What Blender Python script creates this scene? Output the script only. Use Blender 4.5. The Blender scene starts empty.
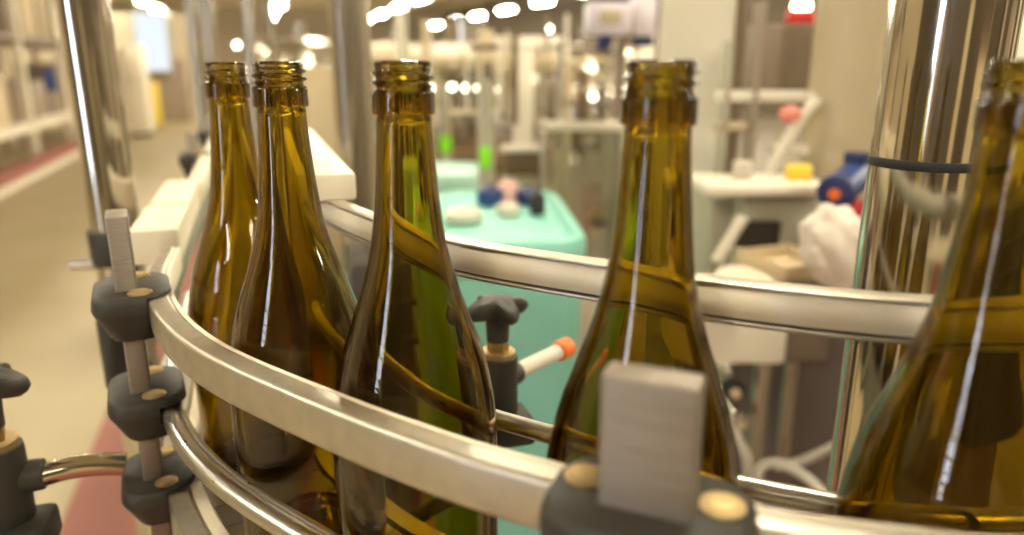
import bpy, bmesh, math, random
from mathutils import Vector, Matrix
random.seed(7)
S = bpy.context.scene
COL = S.collection
PI = math.pi

# ------------------------------------------------------------------ camera model
TH = math.radians(15.4); FPX = 735.0
CT, ST = math.cos(TH), math.sin(TH)
CZ = 1.40                                   # eye height above the factory floor
def dz_at(py, Y):
    v = (267.5 - py) / FPX
    return Y * (v * CT - ST) / (CT + v * ST)
def at(px, py, Y):
    """world point seen at pixel (px, py) at plan distance Y in front of the camera"""
    dz = dz_at(py, Y)
    return Vector(((px - 512) / FPX * (Y * CT - dz * ST), Y, CZ + dz))
def wpx(n, Y, py=150):                      # metres covered by n pixels at plan distance Y
    return n / FPX * (Y * CT - dz_at(py, Y) * ST)
HA = math.radians(19.0)                     # the hall's long axis, turned left of the camera's
AX = Vector((-math.sin(HA), math.cos(HA), 0)); AT = Vector((math.cos(HA), math.sin(HA), 0))
def hp(s, t, z=0.0):
    return AX * s + AT * t + Vector((0, 0, z))

# ------------------------------------------------------------------ materials
def lin(c):
    c = c / 255.0
    return c / 12.92 if c <= 0.04045 else ((c + 0.055) / 1.055) ** 2.4
def rgb(r, g, b): return (lin(r), lin(g), lin(b), 1.0)
def mat(name, col, rough=0.5, metal=0.0, noise=0.0, nscale=40.0, bump=0.0, spec=0.5, stretch=None, coat=0.0, col2=None):
    m = bpy.data.materials.new(name); m.use_nodes = True
    nt = m.node_tree; p = nt.nodes['Principled BSDF']
    p.inputs['Base Color'].default_value = col
    p.inputs['Roughness'].default_value = rough
    p.inputs['Metallic'].default_value = metal
    p.inputs['Specular IOR Level'].default_value = spec
    p.inputs['Coat Weight'].default_value = coat
    if noise or bump:
        tc = nt.nodes.new('ShaderNodeTexCoord'); mp = nt.nodes.new('ShaderNodeMapping')
        nz = nt.nodes.new('ShaderNodeTexNoise'); nz.inputs['Scale'].default_value = nscale
        nz.inputs['Detail'].default_value = 5
        if stretch: mp.inputs['Scale'].default_value = stretch
        nt.links.new(tc.outputs['Object'], mp.inputs['Vector']); nt.links.new(mp.outputs['Vector'], nz.inputs['Vector'])
        if noise:
            mx = nt.nodes.new('ShaderNodeMix'); mx.data_type = 'RGBA'
            mx.inputs['A'].default_value = col
            mx.inputs['B'].default_value = col2 or tuple(c * (1 - noise) for c in col[:3]) + (1,)
            nt.links.new(nz.outputs['Fac'], mx.inputs['Factor'])
            nt.links.new(mx.outputs['Result'], p.inputs['Base Color'])
            mr = nt.nodes.new('ShaderNodeMapRange')
            mr.inputs['To Min'].default_value = max(0.02, rough * (1 - noise)); mr.inputs['To Max'].default_value = min(1, rough * (1 + noise))
            nt.links.new(nz.outputs['Fac'], mr.inputs['Value']); nt.links.new(mr.outputs['Result'], p.inputs['Roughness'])
        if bump:
            b = nt.nodes.new('ShaderNodeBump'); b.inputs['Strength'].default_value = bump; b.inputs['Distance'].default_value = 0.001
            nt.links.new(nz.outputs['Fac'], b.inputs['Height']); nt.links.new(b.outputs['Normal'], p.inputs['Normal'])
    return m
def emis(name, col, strength):
    m = bpy.data.materials.new(name); m.use_nodes = True
    nt = m.node_tree; nt.nodes.remove(nt.nodes['Principled BSDF'])
    e = nt.nodes.new('ShaderNodeEmission'); e.inputs['Color'].default_value = col; e.inputs['Strength'].default_value = strength
    nt.links.new(e.outputs['Emission'], nt.nodes['Material Output'].inputs['Surface'])
    return m
def glass_bottle():
    m = bpy.data.materials.new('amber_glass'); m.use_nodes = True
    nt = m.node_tree; nt.nodes.remove(nt.nodes['Principled BSDF'])
    g = nt.nodes.new('ShaderNodeBsdfGlass'); g.inputs['IOR'].default_value = 1.5; g.inputs['Roughness'].default_value = 0.0
    g.inputs['Color'].default_value = (1, 1, 1, 1)
    v = nt.nodes.new('ShaderNodeVolumeAbsorption')
    v.inputs['Color'].default_value = (0.815, 0.750, 0.08, 1); v.inputs['Density'].default_value = 900
    nt.links.new(g.outputs['BSDF'], nt.nodes['Material Output'].inputs['Surface'])
    nt.links.new(v.outputs['Volume'], nt.nodes['Material Output'].inputs['Volume'])
    return m
def pane_mat():
    m = bpy.data.materials.new('clear_guard_pane'); m.use_nodes = True
    nt = m.node_tree; nt.nodes.remove(nt.nodes['Principled BSDF'])
    t = nt.nodes.new('ShaderNodeBsdfTransparent'); t.inputs['Color'].default_value = (0.9, 0.93, 0.9, 1)
    g = nt.nodes.new('ShaderNodeBsdfGlossy'); g.inputs['Roughness'].default_value = 0.02
    x = nt.nodes.new('ShaderNodeMixShader'); x.inputs['Fac'].default_value = 0.1
    nt.links.new(t.outputs[0], x.inputs[1]); nt.links.new(g.outputs[0], x.inputs[2])
    nt.links.new(x.outputs[0], nt.nodes['Material Output'].inputs['Surface'])
    return m

M = dict(
    glass=glass_bottle(), pane=pane_mat(),
    steel=mat('brushed_steel', rgb(205, 200, 190), 0.30, 1.0, 0.25, 60, 0.15, stretch=(1, 1, 6)),
    railsteel=mat('worn_rail_steel', rgb(206, 198, 182), 0.44, 1.0, 0.3, 90, 0.25),
    barsteel=mat('sawn_flat_bar', rgb(166, 156, 144), 0.58, 1.0, 0.25, 60, 0.3, stretch=(1, 1, 14)),
    chrome=mat('polished_stainless', rgb(214, 206, 190), 0.11, 1.0, 0.2, 14, 0.05, stretch=(1, 1, 0.2)),
    satin=mat('satin_stainless', rgb(200, 192, 176), 0.24, 1.0, 0.2, 9),
    black=mat('charcoal_plastic', rgb(60, 57, 50), 0.5, 0, 0.25, 70, 0.2, spec=0.3),
    rubber=mat('black_rubber', rgb(28, 28, 28), 0.6),
    white=mat('cream_polymer', rgb(240, 231, 212), 0.42, 0, 0.10, 30, 0.0, col2=rgb(218, 204, 172)),
    brass=mat('tarnished_brass', rgb(196, 168, 110), 0.35, 1.0, 0.2, 200),
    bolt=mat('zinc_bolt', rgb(196, 172, 126), 0.55, 1.0, 0.25, 300, 0.3),
    orange=mat('orange_plastic', rgb(232, 112, 40), 0.4),
    teal=mat('mint_plastic', rgb(146, 216, 200), 0.42, 0, 0.06, 6),
    mint=mat('pale_mint_plastic', rgb(172, 216, 198), 0.45),
    paint=mat('cream_paint', rgb(234, 225, 204), 0.45, 0, 0.05, 3),
    warm=mat('beige_paint', rgb(196, 180, 146), 0.5, 0, 0.08, 4),
    grey=mat('grey_green_paint', rgb(176, 170, 148), 0.5, 0, 0.06, 5),
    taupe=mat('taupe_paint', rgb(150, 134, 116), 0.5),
    mauve=mat('mauve_grey_panel', rgb(118, 106, 100), 0.5),
    brown=mat('brown_metal', rgb(112, 90, 62), 0.5),
    dark=mat('dark_machine_paint', rgb(58, 52, 46), 0.5),
    red=mat('red_paint', rgb(146, 82, 68), 0.55),
    vred=mat('signal_red', rgb(214, 44, 34), 0.4),
    pink=mat('pink_red_plastic', rgb(228, 138, 122), 0.4),
    blush=mat('blush_plastic', rgb(236, 186, 176), 0.4),
    blue=mat('blue_enamel', rgb(38, 62, 122), 0.35),
    navy=mat('navy_enamel', rgb(34, 44, 92), 0.4),
    yellow=mat('yellow_plastic', rgb(238, 208, 60), 0.45),
    green=mat('fluorescent_green_tag', rgb(140, 236, 20), 0.5),
    bag=mat('white_plastic_bag', rgb(226, 214, 200), 0.4, 0, 0.1, 20, 0.5),
    lilac=mat('lilac_white_panel', rgb(226, 216, 226), 0.4),
    hose=mat('white_hose', rgb(206, 197, 180), 0.45),
    carton=mat('carton', rgb(206, 186, 150), 0.7, 0, 0.1, 6),
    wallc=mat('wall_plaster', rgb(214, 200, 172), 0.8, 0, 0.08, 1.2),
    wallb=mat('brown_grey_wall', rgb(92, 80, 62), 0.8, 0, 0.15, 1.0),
    ceil=mat('ceiling_sheet', rgb(176, 160, 130), 0.8, 0, 0.15, 0.8),
    lamp=emis('lamp_diffuser', (1.0, 0.91, 0.70, 1), 95.0),
    glintlamp=emis('fill_glint_lamp', (1.0, 0.90, 0.68, 1), 14.0),  # glow of the light glint discs and the beacon lamp
    filltube=emis('fill_tube', (1.0, 0.92, 0.76, 1), 26.0),  # added fill light behind the camera
    day=emis('daylight_through_window', (0.74, 0.82, 1.0, 1), 14.0),
    dayfar=emis('daylight_through_far_window', (0.84, 0.92, 1.0, 1), 1.0),
)
def floor_mat():
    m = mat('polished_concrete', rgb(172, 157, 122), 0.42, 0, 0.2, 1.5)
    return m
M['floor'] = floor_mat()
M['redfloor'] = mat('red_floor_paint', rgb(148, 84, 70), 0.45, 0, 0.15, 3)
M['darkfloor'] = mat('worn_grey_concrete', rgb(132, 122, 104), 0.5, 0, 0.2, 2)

# ------------------------------------------------------------------ mesh builder
class MB:
    def __init__(s): s.bm = bmesh.new()
    def _faces(s, rings, close=True, cap0=False, cap1=False):
        f = s.bm.faces
        for a, b in zip(rings[:-1], rings[1:]):
            n = len(a)
            for i in range(n if close else n - 1):
                j = (i + 1) % n
                try: f.new((a[i], a[j], b[j], b[i]))
                except ValueError: pass
        if cap0: f.new(list(reversed(rings[0])))
        if cap1: f.new(rings[-1])
    def box(s, c, size, rz=0.0, bev=0.0, rot=None, seg=2):
        g = bmesh.ops.create_cube(s.bm, size=1.0)
        mtx = Matrix.Translation(Vector(c)) @ (rot.to_4x4() if rot else Matrix.Rotation(rz, 4, 'Z')) @ Matrix.Diagonal((*size, 1))
        bmesh.ops.transform(s.bm, matrix=mtx, verts=g['verts'])
        if bev:
            es = list({e for v in g['verts'] for e in v.link_edges})
            bmesh.ops.bevel(s.bm, geom=es, offset=bev, segments=seg, affect='EDGES', profile=0.5)
        return s
    def cyl(s, p0, p1, r, r2=None, n=24, bev=0.0):
        p0, p1 = Vector(p0), Vector(p1); r2 = r if r2 is None else r2
        d = (p1 - p0); L = d.length; q = d.to_track_quat('Z', 'Y')
        prof = [(0, r), (L, r2)]
        if bev: prof = [(0, r - bev), (bev * .3, r - bev * .3), (bev, r), (L - bev, r2), (L - bev * .3, r2 - bev * .3), (L, r2 - bev)]
        rings = []
        for z, rr in prof:
            rings.append([s.bm.verts.new(p0 + q @ Vector((rr * math.cos(2 * PI * i / n), rr * math.sin(2 * PI * i / n), z))) for i in range(n)])
        s._faces(rings, True, True, True); return s
    def lathe(s, prof, o=(0, 0, 0), n=32, axis=None):
        """prof: (r, z) list, capped where r > 0 at the ends"""
        o = Vector(o); q = Vector(axis).to_track_quat('Z', 'Y') if axis else None
        rings = []
        for r, z in prof:
            r = max(r, 1e-5)
            ring = []
            for i in range(n):
                v = Vector((r * math.cos(2 * PI * i / n), r * math.sin(2 * PI * i / n), z))
                ring.append(s.bm.verts.new(o + (q @ v if q else v)))
            rings.append(ring)
        s._faces(rings, True, True, True); return s
    def tube(s, pts, r, n=12):
        pts = [Vector(p) for p in pts]; rings = []
        up = Vector((0, 0, 1))
        for i, p in enumerate(pts):
            d = (pts[min(i + 1, len(pts) - 1)] - pts[max(i - 1, 0)]).normalized()
            x = d.cross(up)
            if x.length < 1e-3: x = d.cross(Vector((1, 0, 0)))
            x.normalize(); y = x.cross(d)
            rr = r[i] if isinstance(r, (list, tuple)) else r
            rings.append([s.bm.verts.new(p + x * rr * math.cos(2 * PI * k / n) + y * rr * math.sin(2 * PI * k / n)) for k in range(n)])
        s._faces(rings, True, True, True); return s
    def sweep(s, path, prof, z=0.0):
        """closed profile [(offset to the lane side, height)] swept along a plan curve of (point, normal)"""
        rings = [[s.bm.verts.new((p[0] + n[0] * a, p[1] + n[1] * a, z + b)) for a, b in prof] for p, n in path]
        s._faces(rings, True, True, True); return s
    def prism(s, poly, z0, z1, bev=0.0):
        b = [s.bm.verts.new((x, y, z0)) for x, y in poly]; t = [s.bm.verts.new((x, y, z1)) for x, y in poly]
        s._faces([b, t], True, True, True)
        if bev:
            es = [e for e in s.bm.edges if e.verts[0] in set(b + t) and e.verts[1] in set(b + t) and (abs(e.verts[0].co.z - e.verts[1].co.z) < 1e-9)]
            bmesh.ops.bevel(s.bm, geom=es, offset=bev, segments=3, affect='EDGES', profile=0.5)
        return s
    def build(s, name, m, parent=None, smooth=True, ang=40, sub=0):
        bmesh.ops.recalc_face_normals(s.bm, faces=s.bm.faces)
        if parent is not None and parent.type == 'EMPTY' and parent.get('_abs'):
            bmesh.ops.transform(s.bm, matrix=Matrix.Translation(-parent.location), verts=s.bm.verts)
        elif parent is not None and parent.parent is not None and parent.parent.get('_abs'):
            bmesh.ops.transform(s.bm, matrix=Matrix.Translation(-parent.parent.location), verts=s.bm.verts)
        me = bpy.data.meshes.new(name)
        if smooth:
            for f in s.bm.faces: f.smooth = True
            ca = math.radians(ang)
            for e in s.bm.edges:
                if len(e.link_faces) == 2 and e.calc_face_angle(0) > ca: e.smooth = False
        s.bm.to_mesh(me); s.bm.free()
        me.materials.append(m)
        o = bpy.data.objects.new(name, me); COL.objects.link(o)
        if parent is not None: o.parent = parent
        if sub:
            md = o.modifiers.new('sub', 'SUBSURF'); md.levels = sub; md.render_levels = sub
        return o
def thing(name, label, cat, loc=(0, 0, 0), rz=0.0, group=None, ab=True):
    o = bpy.data.objects.new(name, None); COL.objects.link(o)
    o.empty_display_size = 0.02
    o.location = loc; o.rotation_euler = (0, 0, rz)
    o['label'] = label; o['category'] = cat
    if group: o['group'] = group
    if ab: o['_abs'] = True                     # children are given in world coordinates
    return o
def tag(o, label, cat, group=None, kind=None):
    o['label'] = label; o['category'] = cat
    if group: o['group'] = group
    if kind: o['kind'] = kind
    return o
def struct(o, label=None, cat='structure'):
    o['kind'] = 'structure'
    o['label'] = label or o.name; o['category'] = cat
    return o
def copy_tree(o, parent=None):
    c = o.copy(); COL.objects.link(c)
    if parent is not None: c.parent = parent
    for ch in list(o.children): copy_tree(ch, c)
    return c

# ------------------------------------------------------------------ plan curves of the bottle lane
def catmull(P, n=14):
    P = [Vector(p) for p in P]; out = []
    Q = [P[0] * 2 - P[1]] + P + [P[-1] * 2 - P[-2]]
    for i in range(1, len(Q) - 2):
        a, b, c, d = Q[i - 1:i + 3]
        for k in range(n):
            t = k / n
            out.append(0.5 * ((2 * b) + (c - a) * t + (2 * a - 5 * b + 4 * c - d) * t * t + (3 * b - a - 3 * c + d) * t ** 3))
    out.append(P[-1]); return out
def smooth_pts(P, it=30):
    for _ in range(it):
        P = [P[0]] + [(P[i - 1] + P[i] * 2 + P[i + 1]) / 4 for i in range(1, len(P) - 1)] + [P[-1]]
    return P
def with_normals(P):
    out = []
    for i, p in enumerate(P):
        d = (P[min(i + 1, len(P) - 1)] - P[max(i - 1, 0)]).normalized()
        out.append((p, Vector((-d.y, d.x))))   # points to the lane side (the curve runs from far left to near right)
    return out
J = Vector((-0.2579, 0.5338)); a2 = Vector((AX.x, AX.y))
FR = [J + a2 * s for s in (2.2, 1.7, 1.2, 0.8, 0.5, 0.3, 0.15, 0.06)] + [Vector(p) * 0.955 for p in
     ((-.2700, .5590), (-.2258, .4756), (-.1677, .4050), (-.0865, .3400), (-.0374, .3049), (.0076, .2780), (.0892, .2426), (.1386, .2294), (.1785, .2228), (.260, .220), (.345, .232), (.43, .262), (.50, .31))]
FRONT = with_normals(smooth_pts(catmull(FR, 12), 12))     # inner edge of the near guide rail
def off(path, d): return with_normals([p + n * d for p, n in path])
LANE = off(FRONT, 0.044)
BK = [(-.0379 + .0, .405), (.0442, .353), (.0877, .326), (.1515, .2990), (.21, .2880), (.29, .292), (.37, .325), (.44, .38)]
BK0 = Vector((-.150, .553))
BKP = [BK0 + a2 * s for s in (1.6, 1.2, .8, .5, .3, .14, .06)] + [Vector((-.150, .553)), Vector((-.0985, .475))] + [Vector(p) for p in BK]
BACK = with_normals(smooth_pts(catmull(BKP, 12), 12))     # lane-side face of the far guide rail (normal points away from the camera)
def part_of(path, y0=None, y1=None, x1=None, x0=None):
    return [(p, n) for p, n in path if (y1 is None or p.y <= y1) and (y0 is None or p.y >= y0) and (x1 is None or p.x <= x1) and (x0 is None or p.x >= x0)]
ZT = CZ + 0.002                              # bottle mouths
ZB = ZT - 0.300                              # bottle bases, top of the chain

# ------------------------------------------------------------------ bottles
def bottle_mesh():
    bm = bmesh.new(); n = 96
    # outer profile: (drop from the mouth, radius)
    prof = [(0.0000, .0118), (.0004, .0128), (.0012, .0135), (.0024, .0135)]
    for k in range(34): prof.append((.0026 + .0100 * k / 33, None))
    prof += [(.0128, .0128), (.0134, .0140), (.0138, .0147), (.0144, .0149), (.0230, .0149), (.0238, .0148), (.0243, .0144), (.0246, .0135), (.0250, .0131),
             (.030, .0133), (.040, .0138), (.052, .0147), (.064, .0157), (.076, .0170), (.086, .0184), (.095, .0203), (.104, .0227), (.113, .0254), (.122, .0285),
             (.131, .0316), (.140, .0349), (.150, .0377), (.160, .0399), (.170, .0416), (.180, .0427), (.190, .0433), (.200, .0435), (.240, .0435), (.285, .0434),
             (.294, .0428), (.298, .0408), (.2995, .0385), (.300, .0365)]
    punt = [(.2992, .0345), (.296, .0325), (.290, .029), (.283, .022), (.278, .012), (.276, .00001)]
    inner = [(.272, .00001), (.274, .012), (.279, .022), (.286, .0295), (.2905, .034), (.291, .0372), (.287, .0392), (.278, .0396), (.24, .0396), (.20, .0396),
             (.190, .0393), (.180, .0386), (.170, .0374), (.160, .0357), (.150, .0334), (.140, .0307), (.131, .0278), (.122, .0247), (.113, .0216), (.104, .0189), (.095, .0165),
             (.086, .0147), (.076, .0134), (.064, .0123), (.052, .0114), (.040, .0107), (.030, .0102), (.024, .0099), (.012, .0096), (.004, .0095), (.0010, .0099), (.0002, .0107)]
    loop = prof + punt + inner
    rings = []
    for d, r in loop:
        if r is not None and r < 1e-4:
            rings.append(bm.verts.new((0, 0, -d))); continue
        ring = []
        for i in range(n):
            ph = 2 * PI * i / n
            rr = r
            if r is None:                        # screw thread: 1.6 turns of a rounded helix
                pitch = .0042
                h = d - .0034
                k = (h - pitch * ph / (2 * PI)) / pitch
                fr = k - math.floor(k); turn = math.floor(k) + 0.0
                w = max(0.0, 1 - ((fr - .5) / .30) ** 2)
                env = min(1, max(0, (h + .0002) / .0012)) * min(1, max(0, (.0094 - h) / .0012))
                rr = .0128 + .0021 * w * env
            ring.append(bm.verts.new((rr * math.cos(ph), rr * math.sin(ph), -d)))
        rings.append(ring)
    m_ = len(rings)
    for a in range(m_):
        A, B = rings[a], rings[(a + 1) % m_]
        if isinstance(A, list) and isinstance(B, list):
            for i in range(n): bm.faces.new((A[i], A[(i + 1) % n], B[(i + 1) % n], B[i]))
        elif isinstance(A, list) and not isinstance(B, list):
            for i in range(n): bm.faces.new((A[i], A[(i + 1) % n], B))
        elif isinstance(B, list):
            for i in range(n): bm.faces.new((A, B[(i + 1) % n], B[i]))
    bmesh.ops.recalc_face_normals(bm, faces=bm.faces)
    for f in bm.faces: f.smooth = True
    bmesh.ops.transform(bm, matrix=Matrix.Translation((0, 0, .300)), verts=bm.verts)
    me = bpy.data.meshes.new('wine_bottle'); bm.to_mesh(me); bm.free(); me.materials.append(M['glass'])
    return me
BM = bottle_mesh()
BOT = [(-.1980, .5265, 'empty amber glass bottle farthest back on the conveyor, overlapped by the next neck'),
       (-.1285, .4185, 'empty amber glass bottle second from the far end, behind the curved steel rail'),
       (-.0512, .3548, 'empty amber glass bottle in the middle of the line, its body crossed by the rail'),
       (.0570, .2915, 'empty amber glass bottle standing right behind the upright flat bar and clamp'),
       (.1775, .2590, 'amber glass bottle largest in view at right, before the thick polished pole')]
for i, (x, y, lb) in enumerate(BOT):
    o = bpy.data.objects.new('wine_bottle', BM); COL.objects.link(o)
    o.location = (x, y, ZB); o.rotation_euler = (0, 0, [2.2, 0.6, 3.0, 1.2, 4.4][i])
    tag(o, lb, 'bottle', 'empty bottles riding the conveyor')

# ------------------------------------------------------------------ guide rails
def rounded_rect(x0, x1, z0, z1, r, k=4):
    out = []
    for cx, cz, a0 in ((x1 - r, z1 - r, 0), (x0 + r, z1 - r, 90), (x0 + r, z0 + r, 180), (x1 - r, z0 + r, 270)):
        for i in range(k + 1):
            a = math.radians(a0 + 90 * i / k); out.append((cx + r * math.cos(a), cz + r * math.sin(a)))
    return out
def circ(r, cx=0, cz=0, n=14): return [(cx + r * math.cos(2 * PI * i / n), cz + r * math.sin(2 * PI * i / n)) for i in range(n)]
zt = CZ - 0.150
r1 = thing('guide_rail', 'broad curved steel guide rail in front of the bottles', 'rail', (FRONT[150][0].x, FRONT[150][0].y, zt))
near = part_of(FRONT, y1=.62)
MB().sweep(near, rounded_rect(-.0172, -.0032, -.0235, 0, .0030), zt).build('rail_profile', M['railsteel'], r1)
MB().sweep(near, rounded_rect(-.0034, 0, -.0215, -.0012, .0012, 2), zt).build('wear_strip', M['white'], r1)['label'] = 'thin cream wear strip on the lane side'
# second, lower guide rail: a round rod with a rib
zr = CZ - 0.235
r2 = thing('guide_rod', 'slim curved steel guide rod below the broad near rail', 'rail', (FRONT[150][0].x, FRONT[150][0].y, zr))
nr = off(part_of(FRONT, y1=.75), -.004)
MB().sweep(nr, circ(.0062, -.0085, 0), zr).build('rod', M['steel'], r2)
MB().sweep(nr, rounded_rect(-.0035, .0, -.004, .0062, .0012, 2), zr).build('wear_strip', M['steel'], r2)
# far guide rail: cream half round polymer in a steel channel
zb = CZ - 0.0965
bk = part_of(BACK, y1=.575)
r3 = thing('guide_rail', 'curved cream polymer guide rail with steel channel behind the bottles', 'rail', (BACK[150][0].x, BACK[150][0].y, zb))
hr = [(0.002 + .0028 * (1 - math.sin(PI * k / 10)), -.0170 + .0149 * k / 10) for k in range(11)]
MB().sweep(bk, hr + [(.0108, -.0021), (.0108, -.0170)], zb).build('polymer_face', M['white'], r3)
MB().sweep(bk, rounded_rect(.0025, .0150, -.0019, .0, .0007, 2), zb).build('channel_lip', M['railsteel'], r3)
MB().sweep(bk, rounded_rect(.0110, .0150, -.0205, -.0020, .001, 2), zb).build('channel_back', M['steel'], r3)
MB().sweep(bk, rounded_rect(.0035, .0110, -.0205, -.0182, .0007, 2), zb).build('channel_lip', M['railsteel'], r3)
MB().sweep(bk, [(.0056, -.0182), (.0108, -.0182), (.0108, -.0171), (.0052, -.0171)], zb).build('channel_gap', M['dark'], r3)['label'] = 'dark strip in the gap under the cream face'  # dark strip filling the gap below the polymer face
zlb = CZ - 0.199
r4 = MB().sweep(part_of(BACK, y1=.60), circ(.0055, .004, 0), zlb).build('guide_rod', M['steel'])
tag(r4, 'thin steel guide rod low behind the bottles, by the star knob', 'rail')

# ------------------------------------------------------------------ conveyor
cv = thing('conveyor', 'curved slat chain conveyor the bottles stand on', 'conveyor', (LANE[150][0].x, LANE[150][0].y, 0))
chain = part_of(LANE)
mb = MB(); acc = 0.0; last = None
seglen = [0.0]
for (p, n), (q, m2) in zip(chain[:-1], chain[1:]): seglen.append(seglen[-1] + (q - p).length)
tot = seglen[-1]; d0 = 0.0; pitch = 0.0254
def along(path, lens, d):
    for i in range(len(lens) - 1):
        if lens[i + 1] >= d:
            f = (d - lens[i]) / max(1e-9, lens[i + 1] - lens[i])
            return path[i][0].lerp(path[i + 1][0], f), path[i][1].lerp(path[i + 1][1], f).normalized()
    return path[-1]
while d0 + pitch < tot:
    A = [along(chain, seglen, d0 + .0006 + (pitch - .0012) * k / 2) for k in range(3)]
    mb.sweep(A, [(-.040, -.004), (.040, -.004), (.040, -.0003), (-.040, -.0003)], ZB)
    d0 += pitch
mb.build('slat_chain', M['steel'], cv, smooth=False)
MB().sweep(off(FRONT, 0), [(-.022, -.075), (-.008, -.075), (-.008, .004), (-.009, .006), (-.021, .006), (-.022, .004)], ZB - .002).build('side_frame', M['railsteel'], cv)
MB().sweep(off(FRONT, 0), [(-.0075, -.03), (.0035, -.03), (.0035, .002), (.002, .004), (-.006, .004), (-.0075, .002)], ZB - .002).build('wear_strip', M['white'], cv)['label'] = 'cream edge strip beside the chain'
MB().sweep(off(LANE, .043), [(0, -.075), (.014, -.075), (.014, .004), (0, .004)], ZB - .002).build('side_frame', M['railsteel'], cv)
MB().sweep(chain, [(-.048, -.074), (.041, -.074), (.041, -.070), (-.048, -.070)], ZB - .002).build('bed_plate', M['satin'], cv)
for sy in (.42, 1.2, 2.0):
    p, n = min(LANE, key=lambda q: abs(q[0].y - sy))
    MB().box((p.x + n.x * .02, p.y + n.y * .02, (ZB - .08) / 2), (.05, .05, ZB - .08), HA, .004).build('leg', M['satin'], cv)
p, n = min(LANE, key=lambda q: abs(q[0].x - .36))
MB().box((p.x, p.y, (ZB - .08) / 2), (.05, .05, ZB - .08), 0, .004).build('leg', M['satin'], cv)

# white guide blocks on the straight run (outer side and lane's far side)
def straight_block(t0, t1, s0, s1, z0, z1, name, lab, bev=.004, m='white', group=None):
    c = J + a2 * (s0 + s1) / 2
    nrm = Vector((AT.x, AT.y)); c = c + nrm * (t0 + t1) / 2
    mb = MB().box((c.x, c.y, (z0 + z1) / 2), (t1 - t0, s1 - s0, z1 - z0), HA, bev)
    return tag(mb.build(name, M[m]), lab, 'guide block', group)
G1 = 'cream guide blocks on the straight run'
straight_block(-.043, -.002, .105, .232, zt - .020, zt + .012, 'guide_block', 'cream polymer guide block just beyond the first clamp bar', group=G1)
straight_block(-.040, -.002, .238, .40, zt - .020, zt + .014, 'guide_block', 'cream polymer guide block farther up the lane, second from the clamp bar', group=G1)
straight_block(-.018, .002, .41, 1.25, zt - .016, zt + .010, 'guide_strip', 'long narrow cream guide strip running off toward the far hall')
# straight steel rail carrying the blocks
straight_block(-.020, -.004, .06, 2.0, zt - .045, zt - .021, 'support_rail', 'straight steel rail carrying the cream blocks on the left', m='railsteel')
# far side block with square cut end, behind the curved cream rail
c0 = at(353, 200, .545); c1 = c0 + AX * .42
mid = (c0 + c1) / 2
cxy = mid + AT * -.014
tag(MB().box((cxy.x, cxy.y, CZ - .0875), (.034, .42, .021), HA, .003).build('guide_block', M['white']), 'square ended cream guide block behind the neck of the second bottle', 'guide block', G1)

# ------------------------------------------------------------------ clamps and flat bars
def stadium(hx, hy, r, n=6):
    out = []
    for cx, cy, a0 in ((hx - r, hy - r, 0), (-hx + r, hy - r, 90), (-hx + r, -hy + r, 180), (hx - r, -hy + r, 270)):
        for i in range(n + 1):
            a = math.radians(a0 + 90 * i / n); out.append((cx + r * math.cos(a), cy + r * math.sin(a)))
    return out
def clamp_body(h, hx, y0, y1, low):
    """rounded clamp: wide shoulder on top, tapering below; local x along the rail, y outward"""
    mb = MB(); n = 6
    cy = (y0 + y1) / 2; hy = (y1 - y0) / 2
    rings = []
    for z, kx, ky in ((-h, .62, .58), (-h + .003, .68, .66), (-h * .62, .80, .84), (-h * .38, .97, .97), (-.010, 1, 1), (-.004, .985, .97), (-.0012, .95, .93), (0, .90, .87)):
        st = stadium(hx * kx, hy * ky, min(hx * kx, hy * ky) * .72, n)
        rings.append([mb.bm.verts.new((x, y + cy, z)) for x, y in st])
    mb._faces(rings, True, True, True)
    return mb
def rail_frame(path, key):
    p, n = min(path, key=key)
    ang = math.atan2(-n.y, -n.x) - PI / 2       # local +y points outward (away from the lane)
    return p, n, ang
BAR_Y = .0285
def flat_bar(p, ang, ztop, zbot, lab):
    rt = bpy.data.objects.new('flat_bar', None)
    mb = MB().box((0, 0, 0), (.0315, .0135, ztop - zbot), 0, .0016, seg=3)
    o = mb.build('flat_bar', M['barsteel'])
    bpy.data.objects.remove(rt)
    d = Vector((math.cos(ang + PI / 2), math.sin(ang + PI / 2)))
    o.location = (p.x + d.x * BAR_Y, p.y + d.y * BAR_Y, (ztop + zbot) / 2); o.rotation_euler = (0, 0, ang)
    return tag(o, lab, 'flat bar', 'upright flat bars')
def carve(o, path, prof, z):
    """cut the slot in which the rail lies out of the clamp body"""
    c = MB().sweep(path, prof, z).build('slot', M['black'], smooth=False)
    bpy.context.view_layer.update()
    md = o.modifiers.new('slot', 'BOOLEAN'); md.operation = 'DIFFERENCE'; md.object = c; md.solver = 'EXACT'
    dg = bpy.context.evaluated_depsgraph_get(); dg.update()
    me = bpy.data.meshes.new_from_object(o.evaluated_get(dg))
    o.modifiers.clear(); o.data = me
    bpy.data.objects.remove(c)
SLOT_RAIL = (FRONT, [(-.0178, -.0245), (.02, -.0245), (.02, .0006), (-.0178, .0006)], zt)
SLOT_ROD = (FRONT, [(-.0194, -.0068), (.02, -.0068), (.02, .0070), (-.0194, .0070)], zr)
SLOT_FRAME = (FRONT, [(-.0226, -.0760), (.03, -.0760), (.03, .0066), (-.0226, .0066)], ZB - .002)
SLOT_STRIP = (FRONT, [(-.046, -.046), (.03, -.046), (.03, .0106), (-.0230, .0106)], zt)
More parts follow.
